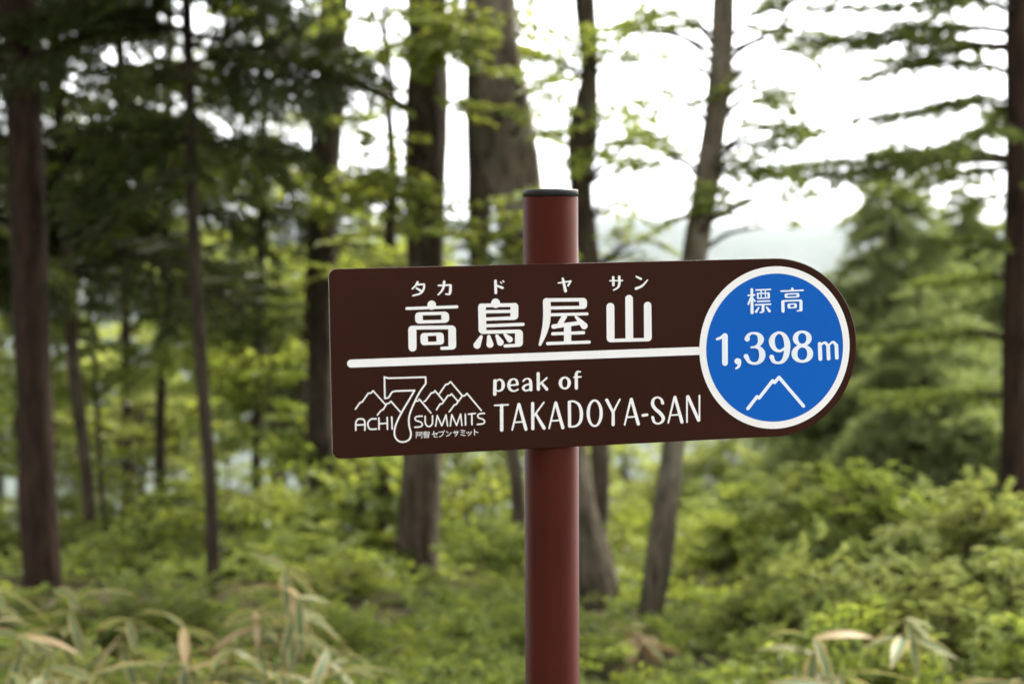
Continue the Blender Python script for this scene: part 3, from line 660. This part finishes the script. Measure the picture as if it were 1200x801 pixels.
def larch():
    pts = [(1193, -20, 26), (1192, 200, 28), (1190, 400, 31), (1188, 590, 34)]; Y = 10.2; rng = np.random.default_rng(77)
    path, rad = trunk_path(pts, Y, 10, 1.3)
    root = empty('larch_tree', (path[0][0], path[0][1], path[0][2] + .1), 'straight larch with long bare-tipped level boughs reaching across the open sky', 'tree')
    tr = Acc(); tube(tr, path, rad, 18, .08, 5.5); fol, wood = Acc(), Acc()
    def bough(y0, y1, x1, dY, roll=0, k=0, xs=1190):
        a = P(xs, y0, Y); b = P(x1, y1, Y + dY); d = b - a; s = d.length
        place(fol, wood, PL[k % 4], a, math.atan2(d.y, d.x), math.asin(d.z / s), roll, s)
    bough(192, 178, 842, -.2, .05, 0); bough(188, 186, 900, .5, .2, 1); bough(128, 122, 975, .2, 0, 2); bough(118, 130, 1010, -.5, .2, 3)
    bough(62, 12, 880, .1, 0, 0); bough(40, 45, 900, .5, .1, 1); bough(15, -20, 940, -.3, 0, 2); bough(285, 275, 1080, .3, 0, 3); bough(300, 270, 1060, -.5, .2, 1); bough(90, 60, 1010, .8, 0, 3)
    bough(350, 360, 1090, .2, .1, 2); bough(230, 240, 1100, .6, .1, 2); bough(150, 165, 1080, -.9, 0, 0)
    z = 2.9
    while z < 9.8:
        for _ in range(3):
            p, _k = at_height(path, z); place(fol, wood, PL[rng.integers(4)], p, rng.uniform(0, 6.28), rng.normal(0, .12), 0, max(.4, 2.2 * (1 - (z - 2.9) / 7.5)))
        z += .42
    for zz in np.arange(.7, 2.9, .3):
        p, _k = at_height(path, zz)
        place(fol, wood, PL[rng.integers(4)], p, rng.uniform(-1.2, 1.2), rng.normal(0, .12), 0, 1.5)
        place(fol, wood, PL[rng.integers(4)], p, rng.uniform(.6, 2.4), rng.normal(0, .12), 0, 1.2)
    finish(root, fol, wood, tr, M['larch'], M['bark_dark'], M['bark_red'], 'needles')
larch()

for k, (x, y, h, ln, lb) in enumerate([(-3.6, -2.6, 10, 2.4, 'tall dark fir added out of view to shade the front of the board'), (-5.6, 1.4, 9, 2.2, 'dark fir added out of view, level with the signpost, to shade it'),
        (4.2, -5.5, 9, 2.2, 'dark fir with sparse boughs, added out of view to shade the signpost')]):  # unseen firs, added to darken the board and give the post reflections
    conifer('fir_tree', lb, None, 0, h, M['bark_red'], M['fir'], 'unseen firs added to shade the signpost', (x, y), PF, z0=1.6, step=.34, len0=ln, per=4, seed=90 + k)

# pale green conifers on the slope behind the larch
GC = 'light green conifers on the slope below the summit'
for k, (px, py, Y, th, ln) in enumerate([(1045, 165, 20, 0, 1.75), (965, 330, 23, 0, 1.3), (1130, 210, 24, 0, 1.9), (1240, 150, 22, 0, 1.8), (1085, 330, 17.5, 0, 1.3)]):
    b = P(px, 275, Y); gz_ = ground_z(b.x, b.y); tp = P(px, py, Y).z
    conifer('light_conifer', ['tall light green conifer rising behind the round end of the board', 'short pale conifer just beyond the round end of the board', 'broad light green conifer behind the larch trunk', 'light green conifer on the far side of the larch trunk', 'small light green conifer between the shrubs and the tall light conifer'][k],
        [(px, py + 80, 8), (px + 2, 420, 14), (px + 3, 560, 18)], Y, tp, M['bark_brown'], M['fir_light'], GC, protos=PFL, z0=gz_ + .7, step=.16, len0=ln, per=8, seed=30 + k, seg=8, tilt=-.05, lmin=.25)

# leafy trees standing farther down the slope
GB = 'spring-green leafy trees on the slope behind the firs'
far_list = [ # px stem, Y, crown px, py, wx, wy, clumps, material
    (330, 17, 318, 400, 85, 150, 34, 'leaf_far', 'bright spring-green tree seen between the slim curving fir and the dark straight trunk'),
    (145, 19, 130, 470, 110, 150, 26, 'leaf_far', 'spring-green tree glimpsed through the dark firs, beside the stout reddish trunk'),
    (440, 18, 432, 400, 60, 170, 26, 'leaf_far', 'spring-green tree between the dark straight trunk and the stout brown trunk'),
    (538, 18, 535, 430, 60, 170, 20, 'leaf_spring', 'spring-green tree between the stout brown trunk and the thick grey-brown trunk'),
    (0, 20, -20, 420, 110, 180, 22, 'leaf_spring', 'spring-green tree half hidden beyond the stout reddish conifer trunk'),
    (640, 24, 655, 560, 70, 90, 14, 'leaf_far', 'pale green tree low behind the foot of the crooked trunk'),
    (735, 25, 740, 560, 70, 95, 14, 'leaf_far', 'pale green tree between the crooked trunk and the slender leaning trunk'),
    (850, 24, 850, 560, 70, 80, 14, 'leaf_far', 'pale green tree beyond the slender leaning trunk, below the disc'),
    (230, 21, 240, 320, 110, 160, 26, 'leaf_far', 'tall spring-green tree directly behind the slim curving fir'),
    (90, 24, 60, 250, 120, 160, 18, 'leaf_spring', 'tall spring-green tree behind the pale-stemmed fir'),
    (395, 25, 350, 190, 90, 110, 8, 'leaf_spring', 'tall spring-green tree behind the crooked limb'),
]
for k, (px, Y, cx, cy, wx, wy, nc, lm, lb) in enumerate(far_list):
    broad_tree('leafy_tree', lb, [(px - 6, cy - wy * .5, 5), (px - 2, cy, 8), (px, 560, 10), (px + 2, 620, 11)], Y, P(cx, cy - wy, Y).z, M['bark_grey'], M[lm], GB, high=None,
        crowns=[(cx, cy, 0, wx, wy, 1.1, nc, 6, .62)], seed=50 + k, seg=8, rough=.05)

# ------------------------------------------------------------------ understory
def shrub(name, label, group, px, top_py, Y, wpx, n, s, protos, lm, seed, sparse=False, up=.5):
    rng = np.random.default_rng(3000 + seed); b = P(px, 600, Y); gz_ = ground_z(b.x, b.y); Ht = max(.15, P(px, top_py, Y).z - gz_); s = min(s, max(.14, .42 * Ht)); H = max(.1, Ht - s * .3)
    hw = 'ankle-high' if H < .42 else 'knee-high' if H < .62 else 'thigh-high' if H < .85 else 'waist-high' if H < 1.15 else 'chest-high' if H < 1.5 else 'head-high'
    lmk = [(50, 'the stout reddish trunk'), (250, 'the slim curving fir'), (375, 'the dark straight trunk'), (490, 'the stout brown trunk'), (646, 'the signpost'), (760, 'the slender leaning trunk'), (1188, 'the larch')]
    lo_ = [q for q in lmk if q[0] <= px]; hi_ = [q for q in lmk if q[0] > px]
    where = ('between ' + lo_[-1][1] + ' and ' + hi_[0][1]) if lo_ and hi_ else ('beyond ' + (lo_[-1] if lo_ else hi_[0])[1])
    if lo_ and px - lo_[-1][0] < 45: where = 'close by ' + lo_[-1][1]
    elif hi_ and hi_[0][0] - px < 45: where = 'close by ' + hi_[0][1]
    root = empty(name, (b.x, b.y, gz_), hw + ' ' + label + ' ' + where, 'shrub', group); fol, wood = Acc(), Acc(); W = wpx * pxm(Y)
    for q in range(n):
        u = rng.uniform(0, 1) ** .6; a = rng.uniform(0, 6.283); rr = math.sqrt(rng.uniform(0, 1)) * W
        h = H * (rng.uniform(.12, 1) if not sparse else rng.uniform(.4, 1)) * math.sqrt(max(.12, 1 - .75 * (rr / W) ** 2)) - s * .1
        e = np.array([b.x + rr * math.cos(a), b.y + rr * math.sin(a) * .8, gz_ + max(.08, h)])
        st = np.array([b.x + .12 * rr * math.cos(a), b.y + .12 * rr * math.sin(a), gz_ - .03])
        if q % 2 == 0: limb(wood, st, e, .008, .003, sag=.1, n=4, seg=4)
        for _ in range(2):
            place(fol, wood, protos[rng.integers(len(protos))], e + rng.normal(0, .04, 3), a + rng.normal(0, 1.2), rng.normal(up * .5, .3), rng.normal(0, .3), s * rng.uniform(.7, 1.25))
    finish(root, fol, wood, None, lm, M['twig'], None)

rng = random.Random(5); sd = 0
# azalea thicket under the larch
for (px, tp, Y, wp) in [(1010, 545, 8.6, 75), (945, 560, 9.0, 60), (1090, 560, 8.3, 80), (1165, 590, 8.0, 70), (870, 565, 10.4, 50), (985, 640, 7.4, 75), (1080, 650, 7.1, 75), (1170, 660, 6.8, 75), (960, 655, 7.6, 60), (1230, 600, 7.8, 70), (895, 660, 8.0, 40)]:
    shrub('azalea_shrub', ('bushy ' if sd % 3 else 'bushy fine-leaved ') + ('yellow-green azalea' if sd % 4 else 'deeper green azalea'), 'azalea shrubs under the larch', px, tp, Y, wp, 26, .34, PW if sd % 3 else PW2, M['leaf_azalea' if sd % 4 else 'leaf_mid'], sd, up=0); sd += 1
for (px, tp, Y, wp) in [(895, 740, 6.6, 45), (940, 720, 6.2, 65), (1030, 735, 6.0, 65), (1130, 730, 5.9, 70), (1210, 720, 6.1, 60), (805, 795, 6.6, 40)]:
    shrub('low_shrub', 'small-leaved shrub under the azaleas', 'low undergrowth in front of the azaleas', px, tp, Y, wp, 26, .26, PW if sd % 2 else PB, M['leaf_mid'], sd); sd += 1
# leafy bushes around the trunk feet
for (px, tp, Y, wp) in [(575, 585, 9.8, 25), (598, 650, 8.8, 25), (580, 690, 8.2, 25), (420, 590, 11.4, 40), (385, 650, 9.6, 40), (400, 705, 7.9, 35), (575, 730, 7.2, 40), (515, 745, 7.0, 45), (610, 700, 8.0, 30), (675, 735, 7.6, 40), (735, 600, 10.6, 40), (735, 690, 10.2, 30)]:
    shrub('leafy_bush', ('fresh green leafy bush' if sd % 3 else 'paler spring-green leafy bush'), 'leafy bushes around the trunk feet', px, tp, Y, wp, 20, .33, PB, M['leaf_mid'] if sd % 3 else M['leaf_spring'], sd); sd += 1
for (px, tp, Y, wp) in [(25, 565, 12.6, 70), (125, 545, 13.2, 75), (205, 550, 12.2, 70), (290, 525, 12.9, 75), (360, 560, 12.9, 60), (440, 555, 12.2, 60), (545, 555, 12.0, 60), (630, 575, 12.0, 60), (725, 575, 11.6, 60), (805, 560, 11.6, 60), (850, 600, 10.2, 50), (480, 600, 11.2, 50)]:
    shrub('understory_shrub', 'understory shrub', 'understory shrubs beneath the firs', px, tp, Y, wp, 26, .42, PB, M['leaf_painted_shade'] if px < 230 else M['leaf_spring'] if sd % 2 else M['leaf_mid'], sd); sd += 1  # shrubs below the dark firs get leaves with shade painted into the colour
for (px, tp, Y, wp) in [(310, 545, 11.2, 70), (350, 600, 10.6, 65), (310, 640, 10.4, 60), (215, 590, 10.8, 70), (165, 640, 10.4, 60), (120, 600, 11.8, 70), (60, 640, 11.2, 70), (-10, 600, 11.2, 70), (0, 735, 8.6, 55), (400, 560, 11.8, 60), (190, 715, 8.2, 50), (120, 720, 8.2, 50), (340, 690, 8.0, 60), (260, 560, 12.4, 80), (90, 560, 13.5, 80)]:
    shrub('understory_shrub', 'layered understory shrub', 'understory shrubs beneath the firs', px, tp, Y, wp, 22, .42, PB, M['leaf_painted_shade'] if px < 200 else M['leaf_mid'], sd); sd += 1
GS = 'saplings with level sprays of fresh leaves'
for k, (px, cy, Y, wx, wy, nc, lb) in enumerate([(320, 480, 12.4, 60, 70, 9, 'leafy sapling spreading level sprays before the very thin dark stem'), (165, 500, 13.2, 70, 60, 9, 'leafy sapling spreading level sprays between two slim firs'), (20, 500, 12.0, 60, 60, 6, 'leafy sapling whose sprays cross the stout reddish trunk'),
        (270, 590, 10.8, 60, 40, 8, 'low leafy sapling beside the curving fir stem'), (420, 545, 11.6, 50, 50, 8, 'leafy sapling below the end of the board, beside the stout brown trunk'), (550, 600, 11.4, 40, 60, 8, 'leafy sapling between the stout brown trunk and the post'),
        (110, 400, 12.2, 70, 50, 6, 'leafy sapling raising sprays among the fir boughs')]):
    broad_tree('leafy_sapling', lb, [(px - 3, cy - wy * .4, 3), (px, cy + 20, 5), (px + 2, cy + wy, 6)], Y, P(px, cy - wy, Y).z, M['bark_dark'], M['leaf_spring' if k % 2 else 'leaf_mid'], GS, high=None, crowns=[(px, cy, 0, wx, wy, .5, nc, 3, .42)], seed=120 + k, seg=6, rough=.03)
for (px, tp, Y, wp) in [(30, 745, 6.9, 60), (130, 755, 6.8, 60), (230, 745, 6.9, 60), (330, 755, 6.7, 60), (420, 750, 6.6, 55), (510, 765, 6.2, 55), (590, 770, 6.2, 50), (690, 760, 6.4, 50)]:
    shrub('ground_cover_shrub', 'shrub amid bamboo grass', 'low shrubs among the bamboo grass', px, tp, Y, wp, 22, .28, PB, M['leaf_mid'], sd); sd += 1

gr = np.random.default_rng(404); fol, wood = Acc(), Acc()
PS = [broad_spray(np.random.default_rng(200 + k), 4, .24, .1) for k in range(5)]
for _ in range(3600):
    Y = 5.2 + 9.3 * gr.random() ** 1.2; x = gr.uniform(-.36, .36) * Y * 1.0
    if noise.noise(Vector((x * .9, Y * .9, 5))) < -.28 or (Y < 7 and x < -.6 and gr.random() < .6): continue
    z = ground_z(x, Y); place(fol, wood, PS[gr.integers(5)], (x, Y, z + gr.uniform(.02, .08)), gr.uniform(0, 6.283), gr.normal(.25, .2), gr.normal(0, .3), gr.uniform(.10, .21))
gc = link('ground_cover', fol.mesh('ground_cover', smooth=False), M['leaf_mid']); gc['kind'] = 'stuff'; gc['label'] = 'low green seedlings and herbs carpeting the forest floor'; gc['category'] = 'ground cover'

# ------------------------------------------------------------------ bamboo grass: pale-edged leaves, each its own part
def sasa_mesh(width, droop, dry):
    n = 9; V, F, mi = [], [], []
    for k in range(n):
        t = k / (n - 1); wd = width * (math.sin(math.pi * min(1, t * .9 + .06)) ** .7) * (1 - t ** 5) + .0008
        z = .22 * t - droop * t * t
        for j, s in enumerate((-1, -.64, 0, .64, 1)): V.append((t, s * wd / 2, z + abs(s) * wd * .12))
    for k in range(n - 1):
        for j in range(4):
            a = k * 5 + j; F.append((a, a + 1, a + 6, a + 5)); mi.append(1 if j in (0, 3) or dry or k >= n - 2 else 0)
    me = bpy.data.meshes.new('leaf'); me.from_pydata(V, [], F); me.materials.append(M['sasa_green']); me.materials.append(M['dry'] if dry else M['sasa_tan'])
    me.polygons.foreach_set('material_index', mi); me.polygons.foreach_set('use_smooth', [True] * len(F)); me.update(); return me
SL = [sasa_mesh(.19, .22, 0), sasa_mesh(.20, .28, 0), sasa_mesh(.18, .18, 0), sasa_mesh(.17, .24, 0)]; SD = [sasa_mesh(.17, .32, 1), sasa_mesh(.15, .26, 1)]
def sasa(px, py, Y, nl, label, group, dry=.08, size=.2):
    tip = P(px, py, Y); gz_ = ground_z(tip.x, tip.y); bx, by = tip.x + rng.gauss(0, .05), tip.y + rng.gauss(0, .05)
    root = empty('bamboo_grass', (bx, by, gz_), label, 'bamboo grass', group)
    st = Acc(); H = max(.15, tip.z - gz_); path = catmull([(0, 0, -.02), ((tip.x - bx) * .3, (tip.y - by) * .3, H * .5), (tip.x - bx, tip.y - by, H)], 5)
    tube(st, path, np.linspace(.0035, .0018, len(path)), 5); link('stem', st.mesh('stem'), M['sasa_tan'], root)
    for q in range(nl + 5):
        isd = rng.random() < dry; me = rng.choice(SD if isd else SL); o = link('leaf', me, None, root)
        t = path[max(0, len(path) - 1 - q // 4)]; s = size * rng.uniform(.75, 1.25)
        o.location = t; o.rotation_euler = (rng.gauss(0, .45), rng.uniform(-.15, 1.05), q * 2.399 + rng.uniform(-.4, .4)); o.scale = (s, s, s)
G_S = 'bamboo grass along the edge of the clearing'
for (px, py, Y, nl) in [(85, 700, 6.5, 10), (20, 745, 6.2, 9), (150, 725, 6.4, 9), (60, 780, 5.9, 9), (115, 790, 5.8, 8), (-5, 690, 6.4, 8), (215, 735, 6.3, 8), (240, 790, 6.0, 8), (170, 800, 5.7, 8), (30, 810, 5.7, 7)]:
    sasa(px, py, Y, nl, 'pale-edged bamboo grass in the clump near the foot of the stout reddish trunk', G_S)
for (px, py, Y, nl) in [(335, 668, 6.5, 9), (350, 700, 6.3, 10), (300, 715, 6.3, 8), (270, 760, 6.1, 7), (385, 760, 6.0, 8), (330, 790, 5.8, 9), (290, 810, 5.7, 8), (365, 800, 5.7, 7)]:
    sasa(px, py, Y, nl, 'pale-edged bamboo grass in the taller clump near the slim curving fir', G_S)
for (px, py, Y, nl) in [(955, 748, 5.7, 9), (985, 790, 5.5, 8), (1062, 725, 5.9, 3), (1185, 800, 5.7, 4), (880, 810, 5.6, 5)]:
    sasa(px, py, Y, nl, 'pale-edged bamboo grass poking out of the low undergrowth below the azaleas', G_S, size=.185)
for (px, py, Y, nl) in [(735, 735, 8.0, 8), (715, 750, 7.8, 7), (750, 760, 7.7, 7)]:
    sasa(px, py, Y, nl, 'withered tan bamboo grass at the foot of the trunks', 'withered bamboo grass', dry=.85, size=.17)

# ------------------------------------------------------------------ haze between the summit and the far mountains
a = Acc(); xs = 14600; zb, zt = -700, 420
v = np.array([(x, y, z) for z in (zb, zt) for x, y in ((-xs, -xs), (xs, -xs), (xs, xs), (-xs, xs))], float)
a.add(v, np.array([[3, 2, 1, 0], [4, 5, 6, 7], [0, 1, 5, 4], [1, 2, 6, 5], [2, 3, 7, 6], [3, 0, 4, 7]]))
hm = bpy.data.materials.new('haze'); hm.use_nodes = True; t = hm.node_tree; t.nodes.clear()
pv = t.nodes.new('ShaderNodeVolumePrincipled'); pv.inputs['Color'].default_value = (.84, .91, 1, 1); pv.inputs['Density'].default_value = .45e-4; pv.inputs['Anisotropy'].default_value = .2
ho = t.nodes.new('ShaderNodeOutputMaterial'); t.links.new(pv.outputs[0], ho.inputs['Volume'])
hz = link('haze', a.mesh('haze', smooth=False), hm); hz['kind'] = 'stuff'
